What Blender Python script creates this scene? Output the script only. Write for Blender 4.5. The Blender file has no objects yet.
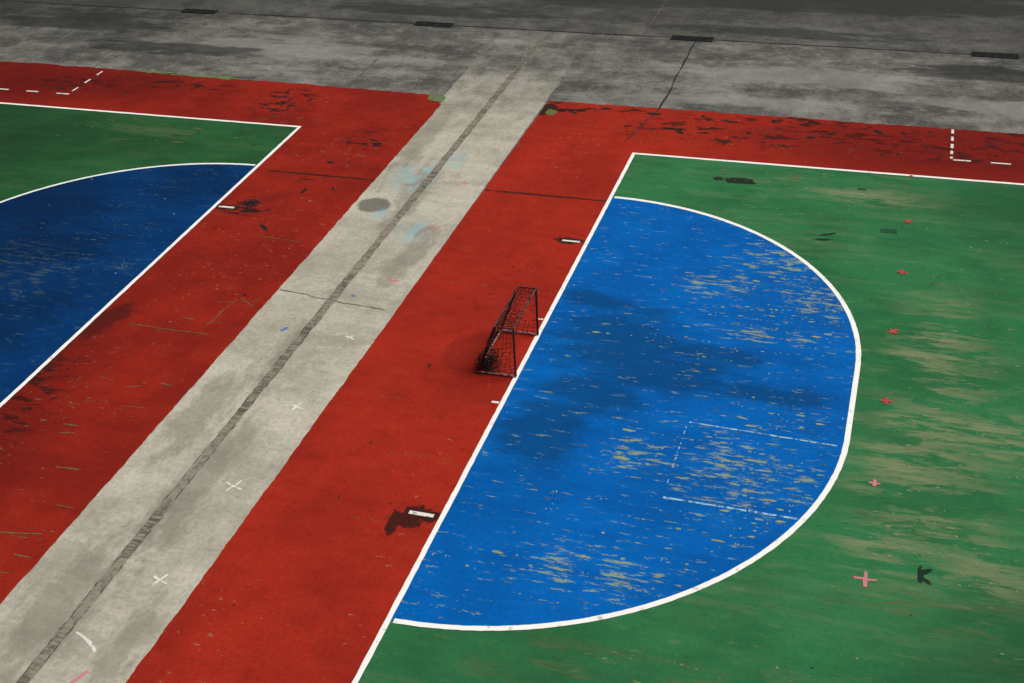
import bpy, math, random
from mathutils import Vector, Matrix
random.seed(7)
scene=bpy.context.scene
scene.view_settings.view_transform='Standard'
scene.view_settings.look='None'
scene.view_settings.exposure=0

# ------------------------------------------------------------------ materials
class NT:
    def __init__(s,name,rough=0.85,spec=0.06):
        s.m=bpy.data.materials.new(name); s.m.use_nodes=True
        s.t=s.m.node_tree; s.n=s.t.nodes; s.n.clear()
        s.out=s.n.new('ShaderNodeOutputMaterial'); s.b=s.n.new('ShaderNodeBsdfPrincipled')
        s.t.links.new(s.b.outputs[0],s.out.inputs[0])
        s.b.inputs['Roughness'].default_value=rough
        s.b.inputs['Specular IOR Level'].default_value=spec
        s.tc=s.n.new('ShaderNodeTexCoord').outputs['Object']
    def lk(s,a,b):
        if hasattr(a,'is_output'): s.t.links.new(a,b)
        else: b.default_value=a
    def mp(s,st,seed,rot=0):
        mp=s.n.new('ShaderNodeMapping'); s.lk(s.tc,mp.inputs[0])
        mp.inputs['Scale'].default_value=(st[0],st[1],0.0)
        mp.inputs['Rotation'].default_value=(0,0,rot)
        mp.inputs['Location'].default_value=(seed*13.7,seed*7.3,0)
        return mp.outputs[0]
    def noise(s,scale=1,st=(1,1),detail=4,rough=0.55,dist=0,seed=0,rot=0):
        t=s.n.new('ShaderNodeTexNoise'); t.noise_dimensions='2D'; s.lk(s.mp(st,seed,rot),t.inputs['Vector'])
        t.inputs['Scale'].default_value=scale; t.inputs['Detail'].default_value=detail
        t.inputs['Roughness'].default_value=rough; t.inputs['Distortion'].default_value=dist
        return t.outputs[0]
    def cells(s,scale,st,seed=0,rot=0,wob=None):
        t=s.n.new('ShaderNodeTexVoronoi'); t.voronoi_dimensions='2D'; t.distance='CHEBYCHEV'
        v=s.mp(st,seed,rot)
        if wob is not None:
            a=s.n.new('ShaderNodeVectorMath'); a.operation='ADD'; s.lk(v,a.inputs[0])
            s.lk(s.math('MULTIPLY',wob,0.35),a.inputs[1]); v=a.outputs[0]
        s.lk(v,t.inputs['Vector']); t.inputs['Scale'].default_value=scale
        x=s.n.new('ShaderNodeSeparateXYZ'); s.t.links.new(t.outputs['Color'],x.inputs[0]); return x.outputs[0]
    def math(s,op,a,b=0.0,c=0.0):
        n=s.n.new('ShaderNodeMath'); n.operation=op
        s.lk(a,n.inputs[0]); s.lk(b,n.inputs[1]); s.lk(c,n.inputs[2]); return n.outputs[0]
    def thr(s,v,lo,hi,a=0.0,b=1.0):
        n=s.n.new('ShaderNodeMapRange'); n.interpolation_type='SMOOTHSTEP'
        s.lk(v,n.inputs[0])
        if lo>hi: lo,hi,a,b=hi,lo,b,a
        n.inputs[1].default_value=lo; n.inputs[2].default_value=hi
        n.inputs[3].default_value=a; n.inputs[4].default_value=b
        return n.outputs[0]
    def mix(s,f,a,b):
        n=s.n.new('ShaderNodeMix'); n.data_type='RGBA'
        s.lk(f,n.inputs[0])
        for v,i in ((a,6),(b,7)):
            if isinstance(v,tuple): v=(v[0],v[1],v[2],1)
            s.lk(v,n.inputs[i])
        return n.outputs[2]
    def ell(s,L):
        cur=None
        for e in L:
            x,y,rx,ry=e[:4]; a=e[4] if len(e)>4 else 0
            mp=s.n.new('ShaderNodeMapping'); mp.vector_type='TEXTURE'; s.lk(s.tc,mp.inputs[0])
            mp.inputs['Location'].default_value=(x,y,0); mp.inputs['Rotation'].default_value=(0,0,a)
            mp.inputs['Scale'].default_value=(rx,ry,1000)
            l=s.n.new('ShaderNodeVectorMath'); l.operation='LENGTH'; s.lk(mp.outputs[0],l.inputs[0])
            v=l.outputs['Value']
            cur=v if cur is None else s.math('MINIMUM',cur,v)
        return cur
    def patch(s,L,k=0.9,scale=3,st=(1,1),soft=0.08,seed=0,detail=7,nz=None):
        d=s.ell(L)
        if nz is None: nz=s.noise(scale,st,detail,0.68,0,seed)
        v=s.math('ADD',d,s.math('MULTIPLY',s.math('SUBTRACT',nz,0.5),k*4))
        return s.thr(v,1+soft,1-soft)
    def gate(s,L,lo=1.3,hi=0.4): return s.thr(s.ell(L),lo,hi)
    def mul(s,a,b): return s.math('MULTIPLY',a,b)
    def Y(s,ax=1):
        x=s.n.new('ShaderNodeSeparateXYZ'); s.lk(s.tc,x.inputs[0]); return x.outputs[ax]
    def fin(s,col,bump=None,bs=0.3,bd=0.01,rough=None):
        s.lk(col,s.b.inputs['Base Color'])
        if bump is not None:
            n=s.n.new('ShaderNodeBump'); n.inputs['Strength'].default_value=bs; n.inputs['Distance'].default_value=bd
            s.lk(bump,n.inputs['Height']); s.lk(n.outputs[0],s.b.inputs['Normal'])
        return s.m

def cnoises(q):
    return (q.noise(0.35,(1,1),5,0.62,0.1,1),q.noise(0.7,(0.5,1.3),7,0.70,0.1,2),
            q.noise(1.9,(1,1),8,0.78,0,4),q.noise(12,(1,1),4,0.8,0,5))
def cshade(q,N,A,B,dark,light,k=1.0):
    big,sw,st,fine=N
    c=q.mix(q.thr(big,0.38,0.62),B,A)
    c=q.mix(q.mul(q.thr(sw,0.47,0.64),0.5*k),c,dark)
    c=q.mix(q.mul(q.thr(sw,0.47,0.34),0.45*k),c,light)
    c=q.mix(q.mul(q.thr(st,0.5,0.68),0.5*k),c,dark)
    c=q.mix(q.mul(q.thr(st,0.47,0.34),0.4*k),c,light)
    c=q.mix(q.mul(q.thr(fine,0.45,0.7),0.45),c,dark)
    c=q.mix(q.mul(q.thr(fine,0.42,0.28),0.35),c,light)
    return c
YP=((0.185,0.18,0.157),(0.11,0.108,0.096),(0.040,0.040,0.036),(0.285,0.28,0.25),1.15)
q=NT('yard_concrete',0.9,0.08); N=cnoises(q); fine=N[3]; c=cshade(q,N,*YP)
stn=q.noise(0.9,(0.45,1.7),7,0.7,0.2,12)
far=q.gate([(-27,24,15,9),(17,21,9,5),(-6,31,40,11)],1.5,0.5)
c=q.mix(q.mul(far,0.82),c,(0.020,0.021,0.019))  # lens vignette and grime darkening painted into far slabs and corners
c=q.mix(q.mul(q.patch([(-12,15.2,3,0.8),(3.5,15.5,3.5,0.7),(9,14.2,2.5,0.5),(2,13.4,3,.4)],0.8,nz=stn,soft=0.4),0.45),c,(0.29,0.285,0.25))
wet=q.patch([(-2,21.5,4,0.8,0.05),(5,22,6,1.0,0.08),(-14,21,5,0.6),(-16,14.6,3,.5),(8,16.6,2.5,.5),(-9,19.3,4,.5),(2.5,19.0,3,.4),(-20,16.5,3,1)],0.75,nz=stn,soft=0.25)
c=q.mix(q.mul(wet,0.72),c,(0.022,0.023,0.022))
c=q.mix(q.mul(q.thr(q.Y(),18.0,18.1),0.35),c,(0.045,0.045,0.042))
M_yard=q.fin(c,fine,0.35,0.01)
# walkway concrete, blending into the yard slabs at its far end
q=NT('walkway_concrete',0.9,0.08); N=cnoises(q); fine=N[3]
c=cshade(q,N,(0.49,0.46,0.37),(0.39,0.365,0.29),(0.24,0.225,0.18),(0.60,0.57,0.48),0.8)
c=q.mix(q.mul(q.patch([(-5.31,5.6,0.40,0.38)],0.12,3,(1,1),0.15,1),0.78),c,(0.10,0.095,0.08))
stn=q.noise(1.6,(1.6,0.7),7,0.7,0,21)
c=q.mix(q.mul(q.patch([(-4.63,-0.6,0.16,1.4),(-4.3,-5,0.35,2.2),(-5.2,-3,0.4,1.4),(-3.6,3.3,0.3,1.4),(-5.5,9.5,0.3,2),(-4.6,6.5,.3,1.6),(-4.9,-8,.5,1.5),(-3.5,-8.5,.3,1)],0.8,nz=stn,soft=0.5),0.5),c,(0.17,0.155,0.12))
blue=q.mul(q.gate([(-4.9,7.2,0.6,1.1),(-3.9,4.5,0.5,0.6),(-4.2,8.3,0.35,0.6),(-5.0,5.2,.2,.3)],1.3,0.2),q.thr(stn,0.44,0.56))
c=q.mix(q.mul(blue,0.55),c,(0.20,0.44,0.50))
yc=cshade(q,N,*YP)
yy=q.math('ADD',q.Y(),q.math('MULTIPLY',stn,4.0))
c=q.mix(q.mul(q.thr(yy,11.5,18.5),1.0),c,yc)
M_strip=q.fin(c,fine,0.35,0.01)

def red(name,base,lo,black,chips):
    q=NT(name)
    n1=q.noise(0.5,(1,0.8),6,0.62,0,1)
    c=q.mix(q.thr(n1,0.36,0.64),base,lo)
    n2=q.noise(1.8,(0.7,1.3),8,0.75,0,2)
    c=q.mix(q.mul(q.thr(n2,0.48,0.70),0.32),c,tuple(v*0.5 for v in lo))
    c=q.mix(q.mul(q.thr(n2,0.46,0.32),0.22),c,(base[0]*1.2,base[1]*1.9,base[2]*1.9))
    n3=q.noise(15,(1,1),4,0.8,0,3)
    c=q.mix(q.mul(q.thr(n3,0.47,0.7),0.35),c,tuple(v*0.45 for v in lo))
    n5=q.noise(7,(0.7,1.2),6,0.75,0,5)
    g=q.gate(chips,1.4,0.3)
    v=q.math('ADD',n5,q.math('MULTIPLY',g,0.05))
    c=q.mix(q.mul(q.thr(v,0.70,0.73),0.8),c,(0.28,0.22,0.13))
    n7=q.noise(2.6,(0.6,1.5),8,0.68,0,7)
    c=q.mix(q.mul(q.thr(n7,0.545,0.575),q.gate(black,1.2,0.5)),c,(0.018,0.012,0.011))
    return q,c,n3
q,c,n3=red('red_court_paint_right',(0.35,0.0235,0.011),(0.285,0.019,0.010),
  [(-2.5,12.1,1.2,0.5),(1.3,11.5,1.8,0.8),(-1.2,12.4,1.4,0.3),(2.6,11.0,1.8,0.5),(5.2,11.7,2.2,0.7),(7.5,11.0,2.4,0.7),(10,12,3,1),(4.0,12.3,2.4,.35)],
  [(5,11,7,1.6),(-1.6,9.5,1,2),(-2.5,-8,1,2),(-0.5,-5,0.3,3)])
m5=q.noise(4,(1,1),8,0.7,0,33)
c=q.mix(q.mul(q.patch([(-1.45,6.86,1.6,0.05)],0.4,nz=m5),0.9),c,(0.04,0.015,0.010))
c=q.mix(q.mul(q.patch([(-0.36,-4.72,0.38,0.18),(-0.5,-4.88,0.22,0.2),(-0.72,-5.0,0.10,0.32)],0.6,nz=m5,soft=.12),0.94),c,(0.040,0.011,0.009))
c=q.mix(q.mul(q.patch([(-0.40,4.80,0.36,0.14),(-2.9,11.9,0.3,0.40)],0.5,nz=m5,soft=.12),0.95),c,(0.03,0.014,0.010))
c=q.mix(q.mul(q.patch([(-2.72,11.75,0.16,0.2)],0.4,nz=m5),0.9),c,(0.12,0.15,0.05))
c=q.mix(q.mul(q.patch([(-1.2,-0.1,0.42,0.62,0.15),(-0.95,0.6,0.3,0.25)],0.15,nz=m5,soft=.2),0.40),c,(0.15,0.012,0.008))  # soft shadow of the goal net painted into the red
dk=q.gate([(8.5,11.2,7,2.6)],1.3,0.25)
c=q.mix(q.mul(dk,0.68),c,(0.09,0.006,0.005))  # vignette falloff painted over the right end of the red band
M_redR=q.fin(c,n3,0.2,0.006)
q,c,n3=red('red_court_paint_left',(0.285,0.0185,0.009),(0.21,0.014,0.008),  # left-court reds set darker to carry the vignette in their colour
  [(-10.2,11.1,0.9,1.2),(-8.9,-4.0,1.0,2.6),(-14.5,11.8,3,0.4),(-17,11.4,2.0,0.7),(-8.3,4.9,0.9,0.5),(-6.9,9.0,.6,.7)],
  [(-6.8,11.5,1,0.8),(-10,11,2,1),(-7,3,2,5),(-15,12,4,0.7),(-7.5,8.5,1.5,1.5),(-8.3,-4,1,4)])
m5=q.noise(3.5,(1,1),8,0.7,0,33)
c=q.mix(q.mul(q.patch([(-7.3,6.86,1.6,0.05)],0.4,nz=m5),0.9),c,(0.035,0.014,0.010))
c=q.mix(q.mul(q.patch([(-8.72,-0.45,0.30,0.75,-0.2)],0.4,nz=m5,soft=.3),0.65),c,(0.035,0.009,0.008))  # dark shadow patch painted onto the red beside the goal line
c=q.mix(q.mul(q.patch([(-8.69,4.76,0.36,0.12),(-8.1,4.7,.25,.06)],0.5,nz=m5),0.95),c,(0.03,0.014,0.010))
dk=q.gate([(-9.7,-5.5,2.4,5.0),(-19,11.5,6.5,2)],1.4,0.25)
c=q.mix(q.mul(dk,0.7),c,(0.080,0.006,0.005))  # red dims toward the outer left, vignette put into the colour
M_redL=q.fin(c,n3,0.2,0.006)

def green(name,base,lo,tan,areas,ca=1.0):
    q=NT(name)
    n1=q.noise(0.5,(0.8,1),6,0.62,0,1)
    c=q.mix(q.thr(n1,0.36,0.64),base,lo)
    n2=q.noise(1.5,(0.6,1.6),8,0.74,0,2)
    c=q.mix(q.mul(q.thr(n2,0.49,0.68),0.38),c,(lo[0]*0.6,lo[1]*0.7,lo[2]*0.65))
    c=q.mix(q.mul(q.thr(n2,0.47,0.32),0.32),c,(base[0]*2.1,base[1]*1.25,base[2]*1.4))
    n3=q.noise(14,(1,1),4,0.8,0,3)
    c=q.mix(q.mul(q.thr(n3,0.47,0.7),0.3),c,(lo[0]*0.5,lo[1]*0.55,lo[2]*0.5))
    g=q.gate(areas,1.5,0.1)
    n4=q.noise(2.2,(0.45,2.4),9,0.75,0,4)
    ce=q.cells(1.25,(0.62,1.9),3,0.03,n4)
    cm=q.mul(q.thr(ce,0.56,0.60),q.thr(n4,0.34,0.52))
    c=q.mix(q.mul(q.mul(cm,q.math('MULTIPLY_ADD',g,0.9,0.06)),0.68*ca),c,tan)
    ce2=q.cells(1.0,(0.5,3.4),8,-0.02,n4)
    cm=q.mul(q.thr(ce2,0.68,0.71),q.thr(n4,0.40,0.56))
    c=q.mix(q.mul(q.mul(cm,q.math('MULTIPLY_ADD',g,0.8,0.18)),0.65*ca),c,(tan[0]*1.15,tan[1]*1.1,tan[2]*1.1))
    v=q.math('ADD',n4,q.math('MULTIPLY',g,0.10))
    c=q.mix(q.mul(q.thr(v,0.60,0.70),0.45*ca),c,tan)
    n7=q.noise(9,(0.7,1.2),6,0.7,0,7)
    c=q.mix(q.mul(q.thr(n7,0.68,0.72),0.5),c,(0.03,0.05,0.03))
    return q,c,n3
q,c,n3=green('green_court_paint_right',(0.030,0.165,0.060),(0.024,0.130,0.047),(0.18,0.215,0.11),
  [(7.4,1.5,0.9,2.6),(7.3,-1.5,1.1,2.6),(6.9,-3.7,0.8,0.7),(8.4,-0.6,0.8,0.8),(8.3,-4,0.8,0.6),(6.0,8.2,1.5,.4)])
m5=q.noise(4,(1,1),8,0.7,0,33)
c=q.mix(q.mul(q.patch([(2.74,8.52,0.36,0.17),(2.25,8.53,0.12,0.10),(3.0,8.45,.15,.08)],0.3,nz=m5,soft=.12),0.95),c,(0.015,0.018,0.015))
c=q.mix(q.mul(q.patch([(4.98,6.22,0.20,0.05,0.5),(4.9,5.95,0.22,0.05,0.2)],0.5,nz=m5,soft=.15),0.95),c,(0.012,0.025,0.018))
c=q.mix(q.mul(q.patch([(7.3,-4.3,0.05,0.22),(7.38,-4.2,0.12,0.04,0.8),(7.38,-4.4,0.1,0.04,-0.8)],0.3,nz=m5,soft=.15),0.95),c,(0.012,0.02,0.015))
c=q.mix(q.mul(q.gate([(10,-7,3.4,2.8),(11,8.5,4,3),(4,-10,6,3)],1.4,0.1),0.7),c,(0.011,0.046,0.019))  # outer corners of the green darkened, painted vignette
bt=q.noise(1.2,(0.4,2.4),6,0.68,0,41)
c=q.mix(q.mul(q.mul(q.thr(bt,0.52,0.60),q.gate([(7.8,-5.0,1.8,0.6),(3,-7.3,3,.5)],1.3,0.2)),0.5),c,(0.12,0.10,0.045))
M_greenR=q.fin(c,n3,0.2,0.006)
q,c,n3=green('green_court_paint_left',(0.022,0.105,0.034),(0.016,0.078,0.026),(0.11,0.13,0.06),[(-13,8.6,2,0.3)],0.7)  # base green lowered on this side, vignette baked into the paint colour
c=q.mix(q.mul(q.gate([(-18,7.5,5,3)],1.5,0.1),0.6),c,(0.010,0.030,0.013))  # further painted vignette at the far left
M_greenL=q.fin(c,n3,0.2,0.006)

def blue(name,base,lo,darkc,dark,dop,wear,wearc,amt=1.0):
    q=NT(name,0.75)
    n1=q.noise(0.6,(0.8,1),6,0.62,0,1)
    c=q.mix(q.thr(n1,0.36,0.64),base,lo)
    n2=q.noise(1.5,(0.5,1.5),8,0.74,0,2)
    c=q.mix(q.mul(q.thr(n2,0.48,0.68),0.32),c,(lo[0],lo[1]*0.62,lo[2]*0.66))
    c=q.mix(q.mul(q.thr(n2,0.46,0.32),0.3),c,(base[0]+.004,base[1]*1.35,base[2]*1.2))
    nd=q.noise(1.2,(0.6,1.9),9,0.70,0.2,11)
    p=q.patch(dark,0.6,nz=nd,soft=0.45)
    p2=q.patch([(e[0],e[1],e[2]*.75,e[3]*.75)+tuple(e[4:]) for e in dark],0.8,nz=nd,soft=0.15)
    c=q.mix(q.mul(p,dop),c,darkc); c=q.mix(q.mul(p2,dop*0.55),c,darkc)
    n3=q.noise(14,(1,1),4,0.8,0,3)
    c=q.mix(q.mul(q.thr(n3,0.47,0.7),0.3),c,(lo[0],lo[1]*0.5,lo[2]*0.55))
    n4=q.noise(3.4,(0.6,3.0),9,0.76,0,4)
    g=q.gate(wear,1.25,0.2)
    v=q.math('ADD',n4,q.math('MULTIPLY',g,0.095))
    c=q.mix(q.mul(q.thr(v,0.625,0.665),0.75*amt),c,wearc)
    return q,c,n3
q,c,n3=blue('blue_court_paint_right',(0.0,0.116,0.43),(0.0,0.095,0.365),(0.002,0.045,0.135),
  [(0.75,2.45,0.8,0.32,-0.2),(1.6,1.0,1.4,1.2,-0.3),(2.5,0.1,1.5,0.7),(3.4,0.95,1.0,0.35),(0.9,-2.2,0.8,1.1),(4.6,-0.1,1.0,0.3),(1.5,-0.8,.9,.8)],0.52,
  [(4.2,4.9,1.3,1.1),(5.0,3.4,0.9,1.0),(4.4,-2.5,1.5,1.3),(2.5,-2.4,0.8,0.7),(2.6,-5.4,1.5,0.7),(3.0,3.6,1.0,0.8),(4.2,1.8,1.2,0.4)],
  (0.30,0.36,0.13))
M_blueR=q.fin(c,n3,0.2,0.006)
q,c,n3=blue('blue_court_paint_left',(0.001,0.040,0.155),(0.001,0.030,0.115),(0.001,0.013,0.045),  # navy instead of bright blue: vignette darkening held in base colour
  [(-10.0,5.8,1.2,1.0),(-11.5,2.2,1.5,1.0),(-10.5,-0.8,0.8,1.2),(-13,4,1.5,1)],0.35,
  [(-9.6,1.6,0.5,0.4),(-12,1,2,2)],(0.12,0.18,0.10),0.5)
c=q.mix(q.mul(q.gate([(-14,2,3.4,6)],1.4,0.1),0.55),c,(0.001,0.009,0.032))  # outer left of the blue darkened again, same painted vignette
M_blueL=q.fin(c,n3,0.2,0.006)

def simple(name,col,var=0.3,rough=0.75,scale=9,dirt=(0.1,0.09,0.08),dl=0.58,dh=0.68,da=0.6):
    q=NT(name,rough,0.15)
    n=q.noise(scale,(1,1),6,0.72,0.3,3)
    c=q.mix(q.mul(q.thr(n,dl,dh),da),col,dirt)
    n2=q.noise(2.5,(1,1),4,0.6,0,4)
    c=q.mix(q.mul(q.thr(n2,0.4,0.7),var),c,tuple(v*0.6 for v in col))
    return q.fin(c,n,0.2,0.004)
M_white=simple('white_line_paint',(0.88,0.88,0.83),0.10,0.6,6,(0.35,0.3,0.25),0.62,0.68,0.6)
M_whited=simple('worn_white_paint',(0.75,0.73,0.66),0.3,0.6,9,(0.3,0.2,0.15),0.55,0.62,0.8)
M_pale=simple('pale_blue_line_paint',(0.30,0.52,0.66),0.3,0.6,8,(0.01,0.10,0.38),0.50,0.56,0.9)
M_pink=simple('pink_marker_paint',(0.60,0.20,0.24),0.3,0.6,12,(0.3,0.25,0.2),0.55,0.62,0.6)
M_redm=simple('red_marker_paint',(0.50,0.05,0.05),0.3,0.6,16,(0.12,0.14,0.07),0.50,0.58,0.7)
M_bluem=simple('blue_marker_paint',(0.06,0.16,0.45),0.3,0.6)
M_dgreen=simple('dark_green_patch_paint',(0.012,0.075,0.035),0.3,0.6)
M_olive=simple('old_green_paint',(0.12,0.17,0.06),0.4,0.7,6,(0.2,0.19,0.15),0.5,0.6,0.7)
M_joint=simple('joint_sealant',(0.022,0.021,0.019),0.3,0.8,8,(0.10,0.095,0.08),0.55,0.65,0.8)
M_crack=simple('crack_dirt',(0.07,0.065,0.055),0.3,0.9,8,(0.2,0.19,0.16),0.5,0.6,0.8)
M_gap=simple('channel_gap_dirt',(0.085,0.078,0.062),0.3,0.9,5,(0.26,0.245,0.2),0.46,0.54,0.95)
M_iron=simple('cast_iron',(0.018,0.018,0.018),0.3,0.6)
M_pitshade=simple('drain_pit_shade',(0.004,0.004,0.004),0.1,0.9)
M_fyel=simple('worn_undercoat_yellow',(0.32,0.35,0.12),0.4,0.8,14,(0.08,0.16,0.20),0.48,0.62,0.6)
M_fyd=simple('worn_undercoat_dull',(0.07,0.12,0.10),0.5,0.8,14,(0.02,0.06,0.10),0.45,0.6,0.7)
M_ftan=simple('worn_undercoat_tan',(0.21,0.24,0.12),0.5,0.8,14,(0.07,0.13,0.06),0.45,0.6,0.7)
M_fblk=simple('bare_asphalt_scar',(0.018,0.014,0.012),0.3,0.9,12,(0.07,0.02,0.015),0.55,0.65,0.6)
M_fgrn=simple('old_green_scar',(0.14,0.14,0.055),0.5,0.9,12,(0.12,0.03,0.02),0.5,0.6,0.7)
M_fpale=simple('chalky_fleck',(0.42,0.42,0.36),0.4,0.9,12)
q=NT('channel_fill',0.9,0.1)
wv=q.noise(3.0,(0.5,7),5,0.72,0.4,1)
bg=q.noise(0.7,(0.1,1),5,0.65,0,3)
c=q.mix(q.mul(q.thr(wv,0.42,0.58),q.thr(bg,0.60,0.40,0.15,0.9)),(0.27,0.245,0.19),(0.09,0.08,0.06))
ed=q.noise(6,(1,1),8,0.75,0,2)
c=q.mix(q.mul(q.thr(ed,0.50,0.62),0.6),c,(0.085,0.078,0.062))
c=q.mix(q.thr(q.Y(),11,17,0.0,0.55),c,(0.075,0.073,0.064))
M_chan=q.fin(c,wv,0.6,0.015)

# ------------------------------------------------------------------ mesh helpers
def obj(name,verts,faces,mat,parent=None):
    me=bpy.data.meshes.new(name); me.from_pydata(verts,[],faces); me.update()
    o=bpy.data.objects.new(name,me); scene.collection.objects.link(o)
    if mat: me.materials.append(mat)
    if parent: o.parent=parent
    return o
def poly(name,pts,z,mat):
    return obj(name,[(x,y,z) for x,y in pts],[tuple(range(len(pts)))],mat)
def jag(a,b,step,amp,seed):
    rr=random.Random(seed); ax,ay=a; bx,by=b
    L=math.hypot(bx-ax,by-ay); n=max(1,int(L/step)); nx,ny=-(by-ay)/L,(bx-ax)/L
    out=[];v=0
    for i in range(n):
        v=0.6*v+rr.uniform(-amp,amp); o=0 if i==0 else v; t=i/n
        out.append((ax+(bx-ax)*t+nx*o,ay+(by-ay)*t+ny*o))
    return out
class Acc:
    def __init__(s): s.v=[];s.f=[]
    def quad(s,p,z):
        i=len(s.v); s.v+=[(x,y,z) for x,y in p]; s.f.append(tuple(range(i,i+len(p))))
    def strip(s,pts,w,z,jit=0.0,seed=0):
        rr=random.Random(seed); n=len(pts); i0=len(s.v)
        for i,(x,y) in enumerate(pts):
            a=pts[max(0,i-1)]; b=pts[min(n-1,i+1)]
            dx,dy=b[0]-a[0],b[1]-a[1]; l=math.hypot(dx,dy) or 1; nx,ny=-dy/l,dx/l
            w1=w/2+rr.uniform(-jit,jit); w2=w/2+rr.uniform(-jit,jit)
            s.v+=[(x+nx*w1,y+ny*w1,z),(x-nx*w2,y-ny*w2,z)]
        for i in range(n-1):
            k=i0+2*i; s.f.append((k+1,k+3,k+2,k))
    def seg(s,a,b,w,z,jit=0.003,seed=0,step=0.15):
        n=max(1,int(math.hypot(b[0]-a[0],b[1]-a[1])/step))
        s.strip([(a[0]+(b[0]-a[0])*i/n,a[1]+(b[1]-a[1])*i/n) for i in range(n+1)],w,z,jit,seed)
    def blob(s,x,y,rx,ry,z,seed=0,k=0.35,n=22,rot=0):
        rr=random.Random(seed); P=[]
        for i in range(n):
            a=2*math.pi*i/n; r=1+rr.uniform(-k,k)
            u,v=rx*r*math.cos(a),ry*r*math.sin(a)
            P.append((x+u*math.cos(rot)-v*math.sin(rot),y+u*math.sin(rot)+v*math.cos(rot)))
        s.quad(P,z)
    def cross(s,x,y,r,w,z,rot=0,seed=0):
        rr=random.Random(seed)
        h=w/2; P=[(h,h),(h,r),(-h,r),(-h,h),(-r,h),(-r,-h),(-h,-h),(-h,-r),(h,-r),(h,-h),(r,-h),(r,h)]
        P=[(px+rr.uniform(-.012,.012),py+rr.uniform(-.012,.012)) for px,py in P]
        s.quad([(x+px*math.cos(rot)-py*math.sin(rot),y+px*math.sin(rot)+py*math.cos(rot)) for px,py in P],z)
    def make(s,name,mat,parent=None): return obj(name,s.v,s.f,mat,parent)
Z=0.004
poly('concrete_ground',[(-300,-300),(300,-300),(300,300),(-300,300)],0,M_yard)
pts=jag((-3.05,-40),(-3.05,12.6),0.4,0.0,1)+jag((-3.05,12.6),(-3.1,17.95),0.3,0.02,2)+[(-3.1,17.95)]+jag((-5.95,17.95),(-5.95,-40),0.3,0.02,3)+[(-5.95,-40)]
poly('concrete_walkway',pts,Z,M_strip)
yT=12.52
pts=[(40,-40),(40,yT)]+jag((40,yT),(-2.96,yT),0.10,0.03,5)[1:]+[(-2.96,yT+0.02)]+jag((-3.0,yT-0.1),(-3.25,-40),0.07,0.009,6)
poly('red_court_surface',pts,2*Z,M_redR)
pts=[(-60,-40)]+jag((-5.80,-40),(-5.80,11.75),0.07,0.009,7)+jag((-5.80,11.75),(-6.35,12.35),0.08,0.03,8)+jag((-6.35,12.35),(-11,12.5),0.12,0.03,9)+jag((-11,12.5),(-16,12.62),0.15,0.07,10)+jag((-16,12.62),(-60,12.7),0.12,0.03,11)+[(-60,12.7)]
poly('red_court_surface',pts,2*Z,M_redL)
poly('green_court_surface',[(0,-40),(40,-40),(40,9.55),(0,9.55)],3*Z,M_greenR)
poly('green_court_surface',[(-60,-40),(-9.01,-40),(-9.01,9.55),(-60,9.55)],3*Z,M_greenL)
S=1.074; R=6.0
def dpts(sgn,x0,R,n=64):
    P=[]
    for i in range(n+1):
        a=math.pi/2*(1-i/n); P.append((x0+sgn*R*math.cos(a),S+R*math.sin(a)))
    for i in range(n+1):
        a=-math.pi/2*i/n; P.append((x0+sgn*R*math.cos(a),-S+R*math.sin(a)))
    return P
poly('blue_goal_area',dpts(1,0,R)[::-1],4*Z,M_blueR)
poly('blue_goal_area',dpts(-1,-9.01,R),4*Z,M_blueL)
A=Acc(); W=0.085; z=5*Z
A.seg((0,9.55-W/2),(0,-40),W,z,0.004,1)
A.seg((-W/2,9.55),(40,9.55),W,z,0.004,2)
A.strip([p for p in dpts(1,0,R,110) if p[0]>W/2+0.002],W*1.1,z,0.004,3)
A.make('white_court_lines',M_white)
A=Acc()
A.seg((-9.01,9.55-W/2),(-9.01,-40),W,z,0.004,4)
A.seg((-9.01+W/2,9.55),(-60,9.55),W,z,0.004,5)
A.strip([p for p in dpts(-1,-9.01,R,110) if p[0]<-9.01-W/2-0.002],W*0.9,z,0.004,6)
A.make('white_court_lines',M_white)
A=Acc()
for x in (-0.34,-8.69): A.seg((x-0.21,4.77),(x+0.19,4.77),0.07,z,0.006,int(x*10)+50)
A.seg((-0.56,-4.72),(-0.14,-4.72),0.085,z,0.006,9)
A.seg((-0.20,1.47),(-0.06,1.47),0.06,z,0.004,10); A.seg((-0.20,-1.47),(-0.06,-1.47),0.06,z,0.004,11)
for a,b in ((12.45,12.2),(12.0,11.75),(11.55,11.3),(11.15,10.95),(10.8,10.68)): A.seg((7.46,a),(7.46,b),0.06,z,0.005,int(a*9))
for a,b in ((7.5,7.9),(8.35,8.8),(9.3,9.7),(10.2,10.6)): A.seg((a,10.62),(b,10.62),0.06,z,0.005,int(a*9))
for a,b in ((12.35,12.05),(11.7,11.4),(11.05,10.75)): A.seg((-16.72,a),(-16.72,b),0.06,z,0.005,int(a*9))
for a,b in ((-16.68,-17.1),(-17.7,-18.1),(-18.7,-19.1)): A.seg((a,10.52),(b,10.52),0.07,z,0.005,int(-a*9))
A.make('dashed_court_markings',M_whited)
A=Acc(); rr=random.Random(3)
def dash(a,b,w,gap=0.06,ln=(0.15,0.5),drop=0.1):
    L=math.hypot(b[0]-a[0],b[1]-a[1]); t=0
    while t<L:
        l=min(rr.uniform(*ln),L-t)
        if rr.random()>drop and l>0.03:
            A.seg((a[0]+(b[0]-a[0])*t/L,a[1]+(b[1]-a[1])*t/L),(a[0]+(b[0]-a[0])*(t+l)/L,a[1]+(b[1]-a[1])*(t+l)/L),w,z,0.006,int(t*77))
        t+=l+rr.uniform(0.01,gap)
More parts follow.
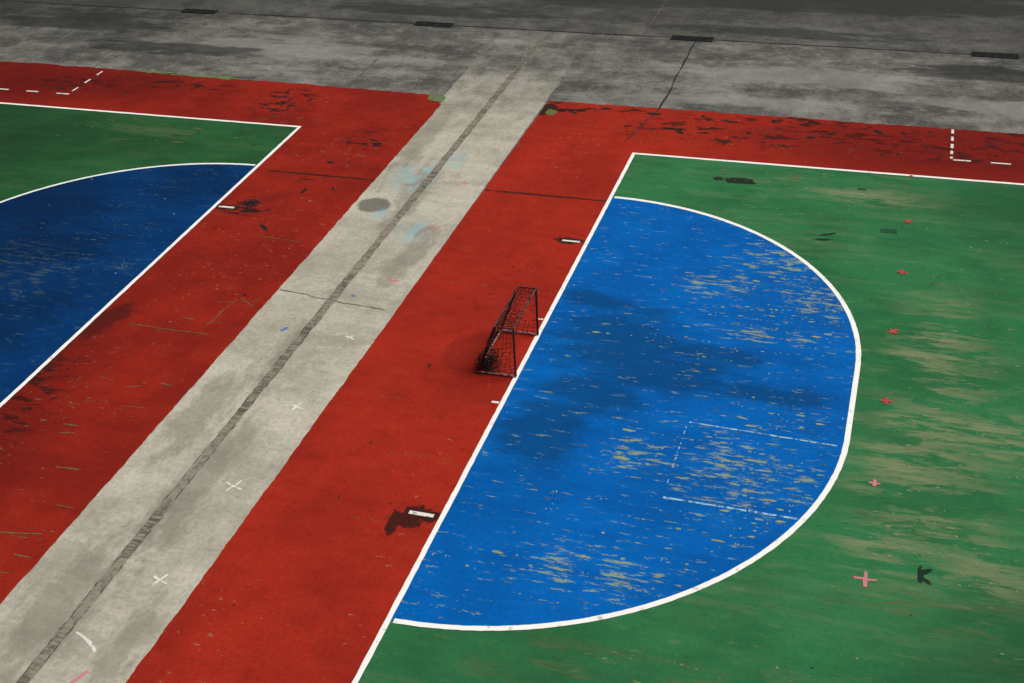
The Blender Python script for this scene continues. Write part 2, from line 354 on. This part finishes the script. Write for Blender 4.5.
dash((3.34,-1.29),(5.85,-1.40),0.035,0.04,(.3,.8),0.03); dash((3.30,-3.41),(5.45,-3.45),0.045,.04,(.3,.8),0.03); dash((3.31,-1.4),(3.29,-3.35),0.022,0.12,(0.04,0.12),0.3)
A.make('pale_blue_box_markings',M_pale)
A=Acc()
for x,y,r_ in ((-3.6,-2.40,.15),(-3.66,-4.76,.17),(-3.7,-7.12,.15),(-3.57,0.01,.10)): A.cross(x,y,r_,0.035,2*Z,0.1*x,int(y*10)+99)
A.strip([(-4.35+0.1*i,-8.42-0.012*i*i*0.6-0.02*i) for i in range(6)],0.05,2*Z,0.01,4)
A.make('white_cross_markings',M_whited)
A=Acc()
for x,y,r_ in ((-3.53,4.78,.12),(-3.52,2.32,.11),(-3.59,7.15,.10)): A.cross(x,y,r_,0.035,2*Z,0.15,int(y*10)+99)
A.seg((-3.75,-9.05),(-3.85,-9.3),0.06,2*Z,.01,3)
for x,y,r_ in ((6.53,-4.58,.17),(6.52,-2.27,.09)): A.cross(x,y,r_,0.05,z,0.05,int(y*10)+99)
A.make('pink_cross_markings',M_pink)
A=Acc()
for x,y,r_ in ((6.58,9.52,.04),(6.62,7.17,.09),(6.60,4.84,.10),(6.55,2.49,.10),(6.56,.11,.10)): A.cross(x,y,r_,0.06,z+Z,0.3*y,int(y*10)+99)
A.blob(4.03,8.9,.05,.04,z,3); A.blob(2.3,9.0,.04,.03,z,5)
A.make('red_cross_markings',M_redm)
A=Acc(); A.seg((-5.03,-0.05),(-4.95,0.1),0.06,2*Z,.01,3); A.blob(-4.15,1.55,.05,.04,2*Z,8); A.make('blue_paint_mark',M_bluem)
A=Acc(); A.quad([(6.08,6.53),(6.42,6.55),(6.40,6.73),(6.07,6.70)],z); A.quad([(5.44,8.55),(5.64,8.56),(5.63,8.65),(5.44,8.64)],z); A.make('green_repair_patches',M_dgreen)
A=Acc(); A.quad([(-6.3,12.0),(-5.85,11.85),(-5.82,12.2),(-5.95,12.38),(-6.35,12.36)],4*Z)
A.blob(-13.2,12.53,1.1,0.10,4*Z,4,0.5,40); A.blob(-15.3,12.6,.7,0.08,4*Z,5,0.5,40)
A.make('old_green_paint_remnant',M_olive)

# worn flecks: small irregular flakes, never overlapping each other
boxes={}
def free(layer,x,y,rx,ry):
    B=boxes.setdefault(layer,{})
    k0=(int(math.floor(x)),int(math.floor(y)))
    for i in (-1,0,1):
        for j in (-1,0,1):
            for (a,b,c_,d_) in B.get((k0[0]+i,k0[1]+j),()):
                if abs(a-x)<rx+c_ and abs(b-y)<ry+d_: return False
    B.setdefault(k0,[]).append((x,y,rx,ry)); return True
def flake(A,layer,x,y,rx,ry,rot,z,rg,inside):
    ex=abs(rx*math.cos(rot))+abs(ry*math.sin(rot)); ey=abs(rx*math.sin(rot))+abs(ry*math.cos(rot))
    ex*=1.35; ey*=1.35
    if not inside(x-ex,y-ey) or not inside(x+ex,y+ey) or not inside(x+ex,y-ey) or not inside(x-ex,y+ey): return
    if not free(layer,x,y,ex,ey): return
    n=rg.choice((7,9,12,15)); P=[]; v=1
    for i in range(n):
        a=2*math.pi*(i+rg.uniform(-.3,.3))/n; v=0.4*v+0.6*rg.uniform(0.35,1.3)
        u,w_=rx*v*math.cos(a),ry*v*math.sin(a)
        P.append((x+u*math.cos(rot)-w_*math.sin(rot),y+u*math.sin(rot)+w_*math.cos(rot)))
    A.quad(P,z)
def scatter(A,layer,regs,z,seed,inside,rx=(0.015,0.12),ry=(0.006,0.022),rows=True,rot=0.06,steep=2.2):
    rg=random.Random(seed)
    for (cx,cy,sx,sy,n) in regs:
        for k in range(n):
            x=rg.gauss(cx,sx*0.55); y=rg.gauss(cy,sy*0.55)
            m=rg.randint(1,9) if rows else 1
            th=rg.gauss(0,rot)
            for i in range(m):
                a=rx[0]+(rx[1]-rx[0])*rg.random()**steep; b=ry[0]+(ry[1]-ry[0])*rg.random()**steep
                flake(A,layer,x,y,a,b,th+rg.gauss(0,rot),z,rg,inside)
                x+=a*1.4+rg.expovariate(1/0.05)+0.02; y+=rg.gauss(0,0.018)
def inD(x,y):
    if x<0.07: return False
    if abs(y)<=S: return x<R-0.09
    return math.hypot(x,abs(y)-S)<R-0.09
def inDL(x,y): return inD(-9.01-x,y)
def inG(x,y):
    if x<0.07 or y>9.45: return False
    if abs(y)<=S: return x>R+0.09
    return math.hypot(x,abs(y)-S)>R+0.09
def inGL(x,y): return inG(-9.01-x,y)
def inRR(x,y): return -3.1<x and y<12.4 and (x<-0.07 or y>9.62)
def inRL(x,y): return x<-5.9 and y<12.3 and (x>-8.93 or y>9.62)
zb=0.018; zg=0.0155
WR=[(4.6,4.8,1.0,0.9,34),(5.1,3.4,0.8,0.9,30),(4.5,-2.4,1.3,1.0,46),(2.6,-2.4,0.8,0.6,14),(2.6,-5.2,1.6,0.9,14),(3.0,3.4,1.2,0.9,12),(4.4,1.9,1.1,0.6,12),(1.0,-5.4,0.8,1.0,6),(5.0,-0.6,.7,.6,8),(2.5,1,3,5,18),(4.0,-3.9,1.0,.5,12)]
A=Acc(); scatter(A,'b',WR,zb,21,inD,(0.012,0.13),(0.006,0.032)); A.make('worn_paint_flecks',M_fyel)
A=Acc(); scatter(A,'b',[(a,b,c_*1.3,d_*1.3,n) for a,b,c_,d_,n in WR],zb,22,inD,(0.012,0.10),(0.006,0.02)); A.make('worn_paint_flecks',M_fyd)
A=Acc(); scatter(A,'b',[(-12,2,2,4,22),(-9.7,1.6,.4,.3,8),(-10.8,4.5,1,2,14)],zb,23,inDL); A.make('worn_paint_flecks',M_fyd)
A=Acc(); scatter(A,'b',[(3,0,3,5,34)],zb,24,inD,(0.008,0.03),(0.006,0.02),False); scatter(A,'b',[(-11,2,2,4,26),(-9.62,1.62,.2,.1,9)],zb,25,inDL,(0.008,0.035),(0.006,0.02),False)
scatter(A,'b',[(1.65,-4.1,.12,.1,7)],zb,26,inD,(0.01,0.1),(0.006,0.015),False,1.2); A.make('chalk_flecks',M_fpale)
GR=[(7.3,1.5,0.9,2.4,46),(7.3,-1.4,0.9,2.2,60),(6.9,-3.6,0.8,0.6,18),(8.4,-0.6,0.8,0.8,20),(8.0,-4,1.0,0.8,16),(7.5,5,1.5,2,22),(3.6,8.7,2,.5,14),(5,7.5,2,1,14),(4,-7.2,3,.8,16),(8,-6,1.5,1,10)]
A=Acc(); scatter(A,'g',GR,zg,31,inG,(0.012,0.10),(0.006,0.03)); A.make('worn_paint_flecks',M_ftan)
A=Acc(); scatter(A,'g',[(6,0,4,6,60)],zg,32,inG,(0.008,0.05),(0.006,0.02),False,0.8); scatter(A,'g',[(-13,8.6,3,.8,20)],zg,33,inGL,(0.01,0.1),(0.006,0.02),False,0.3); A.make('dark_scuffs',M_fblk)
A=Acc(); scatter(A,'g',[(-13,8.6,3,.6,26)],zg,34,inGL,(0.02,0.3),(0.008,0.03)); A.make('worn_paint_flecks',M_fgrn)
A=Acc(); z3=3*Z
scatter(A,'r',[(-2.5,12.1,.6,0.3,20),(-1.0,12.2,1.2,0.15,34),(1.4,11.5,1.2,0.6,60),(2.8,11.0,1.2,0.5,34),(5.2,11.6,1.8,0.6,44),(7.8,11.0,1.6,0.6,34),(3.9,12.2,2,.15,30)],z3,41,inRR,(0.02,0.42),(0.008,0.09),False,0.45,1.5)
scatter(A,'r',[(-0.5,-4.8,.35,.25,24),(-0.45,4.8,.3,.08,12),(-1.5,5,1,5,14),(-1.5,-4,1,4,8),(-0.4,10.6,.6,.5,10)],z3,42,inRR,(0.01,0.10),(0.006,0.035),False,0.8)
scatter(A,'rl',[(-10.2,11.2,.8,.8,60),(-14.5,11.9,2.5,.4,36),(-17,11.3,1.5,.6,24),(-8.6,-3.6,.35,1.8,46),(-8.3,4.9,.4,.4,18),(-6.9,9,.5,.7,14),(-7.5,6,1.2,5,22)],z3,43,inRL,(0.015,0.28),(0.008,0.075),False,0.7,1.8)
A.make('bare_scars',M_fblk)
A=Acc()
scatter(A,'rl',[(-7.0,0.6,1,1.4,9),(-6.9,-7.0,1.2,1.4,16),(-6.3,8.6,.5,1.5,12),(-9.4,10,1,.4,8),(-8.0,-3.5,.8,2,12)],z3,44,inRL,(0.03,0.34),(0.006,0.022),True,0.12)
scatter(A,'r',[(4,11,4,.7,22),(-0.7,11.2,1,.8,12),(-1.5,-2,1,5,8)],z3,45,inRR,(0.01,0.10),(0.006,0.022),True,0.3)
A.make('worn_paint_flecks',M_fgrn)
A=Acc()
def thin(p,w): A.strip(p,w,z3+0.002,0.004,len(A.v))
thin(jag((-8.2,-0.48),(-6.3,-0.52),.12,.012,3),.018); thin(jag((-6.45,0.9),(-6.62,-0.35),.12,.012,4),.018)
thin(jag((-6.4,0.95),(-5.9,0.6),.12,.012,5),.018); thin(jag((-7.4,3.6),(-6.1,3.5),.12,.01,6),.014); thin(jag((-7.8,-6.9),(-6.0,-6.6),.12,.012,7),.03)
A.make('hairline_scratches',M_fgrn)
# joints / cracks
A=Acc()
def wander(a,b,step,amp,seed): return jag(a,b,step,amp,seed)+[b]
A.strip(wander((-60,18.0),(60,18.0),0.5,0.012,1),0.045,3*Z,0.012,1)
A.strip(wander((0.06,17.9),(0.06,12.5),0.25,0.02,2),0.045,3*Z-0.001,0.012,2)
A.strip(wander((0.06,12.5),(-0.35,10.4),0.15,0.02,3),0.035,3*Z-0.001,0.014,3)
A.make('slab_joint',M_joint)
A=Acc()
A.strip(wander((-8.88,17.9),(-8.88,12.6),0.2,0.015,4),0.022,3*Z,0.01,4)
for x in (-17.2,): A.strip(wander((x,17.9),(x,12.6),0.2,0.015,int(x)),0.02,3*Z,0.01,4)
for x in (-1.56,): A.strip(wander((x,18.1),(x+0.1,26),0.2,0.015,int(x)),0.035,3*Z,0.01,4)
A.strip(wander((-5.75,1.45),(-4.73,1.3),0.12,0.02,5),0.022,2*Z,0.008,5)
A.strip(wander((-4.73,1.3),(-3.28,1.15),0.12,0.02,6),0.022,2*Z,0.008,6)
A.make('concrete_crack',M_crack)
A=Acc()
A.strip(wander((-4.56,-40),(-4.50,17.9),0.09,0.007,8),0.16,2*Z+0.001,0.014,8)
A.make('drainage_channel',M_chan)
A=Acc()
for s_,sd in ((-0.083,3),(0.083,4)): A.strip(wander((-4.56+s_,-40),(-4.50+s_,17.9),0.12,0.008,sd),0.022,3*Z,0.008,sd)
A.make('channel_edge_gap',M_gap)
def grate(x0,x1,y):
    e=bpy.data.objects.new('drain_grate',None); scene.collection.objects.link(e)
    w=0.30
    obj('pit_shade',[(x0,y-w/2,0.016),(x1,y-w/2,0.016),(x1,y+w/2,0.016),(x0,y+w/2,0.016)],[(0,1,2,3)],M_pitshade,e)  # flat near-black sheet stands in for shade down in the drain
    V=[];F=[]
    def box(ax,ay,bx,by,za,zb):
        i=len(V); V.extend([(ax,ay,za),(bx,ay,za),(bx,by,za),(ax,by,za),(ax,ay,zb),(bx,ay,zb),(bx,by,zb),(ax,by,zb)])
        F.extend([(i,i+3,i+2,i+1),(i+4,i+5,i+6,i+7),(i,i+1,i+5,i+4),(i+1,i+2,i+6,i+5),(i+2,i+3,i+7,i+6),(i+3,i,i+4,i+7)])
    box(x0-.03,y-w/2-.03,x1+.03,y-w/2,0.0,0.024); box(x0-.03,y+w/2,x1+.03,y+w/2+.03,0.0,0.024)
    box(x0-.03,y-w/2,x0,y+w/2,0.0,0.024); box(x1,y-w/2,x1+.03,y+w/2,0.0,0.024)
    n=int((x1-x0)/0.06)
    for i in range(1,n):
        x=x0+(x1-x0)*i/n; box(x-.01,y-w/2,x+.01,y+w/2,0.017,0.023)
    obj('bars',V,F,M_iron,e)
for x0,x1 in ((-17.1,-15.92),(-8.85,-7.65),(-0.66,0.54),(7.9,9.1)): grate(x0,x1,18.0)

# ------------------------------------------------------------------ goal
q=NT('rusty_dark_frame',0.55,0.4)
n=q.noise(9,(1,1),5,0.7,0,1); c=q.mix(q.thr(n,0.42,0.58),(0.030,0.012,0.010),(0.13,0.035,0.024))
M_frame=q.fin(c,n,0.2,0.003)
M_fwhite=simple('chipped_white_frame_paint',(0.60,0.45,0.42),0.4,0.5,14,(0.10,0.03,0.03),0.48,0.56,0.9)
M_net=simple('black_net_cord',(0.018,0.012,0.010),0.3,0.8)
M_net2=simple('brown_net_cord',(0.085,0.034,0.026),0.3,0.8)
goal=bpy.data.objects.new('football_goal',None); scene.collection.objects.link(goal)
goal.location=(0,0.13,5*Z)
def tube(name,paths,rad,mat,res=3):
    cu=bpy.data.curves.new(name,'CURVE'); cu.dimensions='3D'; cu.bevel_depth=rad; cu.bevel_resolution=res; cu.use_fill_caps=True
    for P in paths:
        sp=cu.splines.new('POLY'); sp.points.add(len(P)-1)
        for k,p in enumerate(P): sp.points[k].co=(p[0],p[1],p[2],1)
    cu.materials.append(mat)
    o=bpy.data.objects.new(name,cu); scene.collection.objects.link(o); o.parent=goal; return o
h=1.04; hw=0.745; dT=0.36; dB=0.75; r=0.022
FT=lambda s:(0,s*hw,h); FB=lambda s:(0,s*hw,r); BT=lambda s:(-dT,s*hw,h); BB=lambda s:(-dB,s*hw,r)
tube('front_posts',[[FB(-1),FT(-1)],[FB(1),FT(1)]],r,M_frame)
tube('crossbar',[[FT(-1),FT(1)]],r,M_frame)
tube('top_stays',[[FT(-1),BT(-1)],[FT(1),BT(1)],[BT(-1),BT(1)]],r*0.8,M_frame)
tube('back_stays',[[BT(-1),BB(-1)],[BT(1),BB(1)]],r*0.8,M_frame)
tube('ground_frame',[[FB(-1),BB(-1)],[BB(-1),BB(1)],[BB(1),FB(1)]],r*0.85,M_fwhite)
rr=random.Random(11)
def lerp(a,b,t): return tuple(a[i]+(b[i]-a[i])*t for i in range(3))
def netpatch(c00,c10,c11,c01,nu,nv,sag,seed,drop=0.0,droop=0.10):
    rg=random.Random(seed)
    nrm=(Vector(c10)-Vector(c00)).cross(Vector(c01)-Vector(c00)).normalized()
    G=[]
    for i in range(nu+1):
        row=[]
        for j in range(nv+1):
            u=i/nu; v=j/nv
            p=Vector(lerp(lerp(c00,c10,u),lerp(c01,c11,u),v))
            e=math.sin(math.pi*u)*math.sin(math.pi*v)
            p+=nrm*sag*e
            if 0<i<nu or 0<j<nv: p+=Vector((rg.uniform(-1,1),rg.uniform(-1,1),rg.uniform(-1,1)))*0.022
            p.z=max(p.z-droop*e*(0.6+0.8*u),0.01)
            row.append(tuple(p))
        G.append(row)
    paths=[]
    holes=[(rg.uniform(2,nu-2),rg.uniform(3,nv-1),rg.uniform(0.8,1.6)) for _ in range(3)] if drop else []
    for i in range(nu):
        for j in range(nv):
            if rg.random()<drop: continue
            if any(math.hypot(i-a,j-b)<c_ for a,b,c_ in holes): continue
            paths.append([G[i][j],G[i+1][j]]); paths.append([G[i][j],G[i][j+1]])
    for i in range(nu): paths.append([G[i][nv],G[i+1][nv]])
    for j in range(nv): paths.append([G[nu][j],G[nu][j+1]])
    return paths
P1=netpatch(BB(-1),BB(1),BT(1),BT(-1),17,12,-0.10,1,0.07,0.16)
P2=netpatch(BT(-1),BT(1),FT(1),FT(-1),17,5,0.0,2,0.02,0.12)
P3=netpatch(BB(-1),FB(-1),FT(-1),BT(-1),7,12,0.04,3,0.08)
P4=netpatch(BB(1),FB(1),FT(1),BT(1),7,12,-0.03,4,0.04)
tube('back_net',P1,0.005,M_net,1); tube('top_net',P2,0.005,M_net,1)
tube('side_nets',P3+P4,0.005,M_net2,1)
hp=[]
for k in range(80):
    cx,cy=-0.60+rr.gauss(0,0.07),-0.52+rr.gauss(0,0.12); P=[]
    a=rr.uniform(0,6.28); zc=rr.uniform(0.03,0.26)
    for i in range(8):
        a+=rr.uniform(-1,1.2); cx+=0.04*math.cos(a); cy+=0.04*math.sin(a); zc=max(0.015,zc+rr.uniform(-.045,.035))
        P.append((max(-0.78+rr.uniform(-.02,.03),min(-0.35,cx)),max(-0.74,min(-0.1,cy)),zc))
    hp.append(P)
for k in range(44):
    t0=rr.uniform(0.0,0.75); y0=-hw+rr.uniform(0,0.12); P=[]
    for i in range(6):
        t=min(1,t0+i*0.05); x=-dB+(dB-dT)*t+rr.uniform(-.02,.04); P.append((x,y0+rr.uniform(-.03,.05),max(.02,h*t)))
    hp.append(P)
tube('bundled_net',hp,0.007,M_net,1)

# ------------------------------------------------------------------ light
w=bpy.data.worlds.new('World'); scene.world=w; w.use_nodes=True
nt=w.node_tree; bg=nt.nodes['Background']; sky=nt.nodes.new('ShaderNodeTexSky'); sky.sky_type='NISHITA'
sky.sun_disc=False; EL=math.radians(58); AZ=math.radians(70)
sky.sun_elevation=EL; sky.sun_rotation=AZ; sky.dust_density=4
nt.links.new(sky.outputs[0],bg.inputs[0]); bg.inputs[1].default_value=0.06
L=bpy.data.lights.new('sun','SUN'); L.energy=3.0; L.angle=math.radians(35); L.color=(1,0.96,0.88)
so=bpy.data.objects.new('sun',L); scene.collection.objects.link(so)
d=Vector((math.sin(AZ)*math.cos(EL),math.cos(AZ)*math.cos(EL),math.sin(EL)))
so.rotation_euler=d.to_track_quat('Z','Y').to_euler(); so.location=d*50

# ------------------------------------------------------------------ camera
pt,ro,ya=0.56017,-0.05380,0.32109
fw=Vector((-math.sin(ya)*math.cos(pt),math.cos(ya)*math.cos(pt),-math.sin(pt)))
r0=Vector((math.cos(ya),math.sin(ya),0)); u0=r0.cross(fw)
rt=r0*math.cos(ro)+u0*math.sin(ro); up=rt.cross(fw)
cd=bpy.data.cameras.new('camera'); cd.sensor_width=36; cd.lens=1313.7/1024*36; cd.clip_end=1500
co=bpy.data.objects.new('camera',cd); scene.collection.objects.link(co)
m=Matrix((rt,up,-fw)).transposed().to_4x4(); m.translation=Vector((6.3214,-19.7346,13.4276))
co.matrix_world=m
scene.camera=co
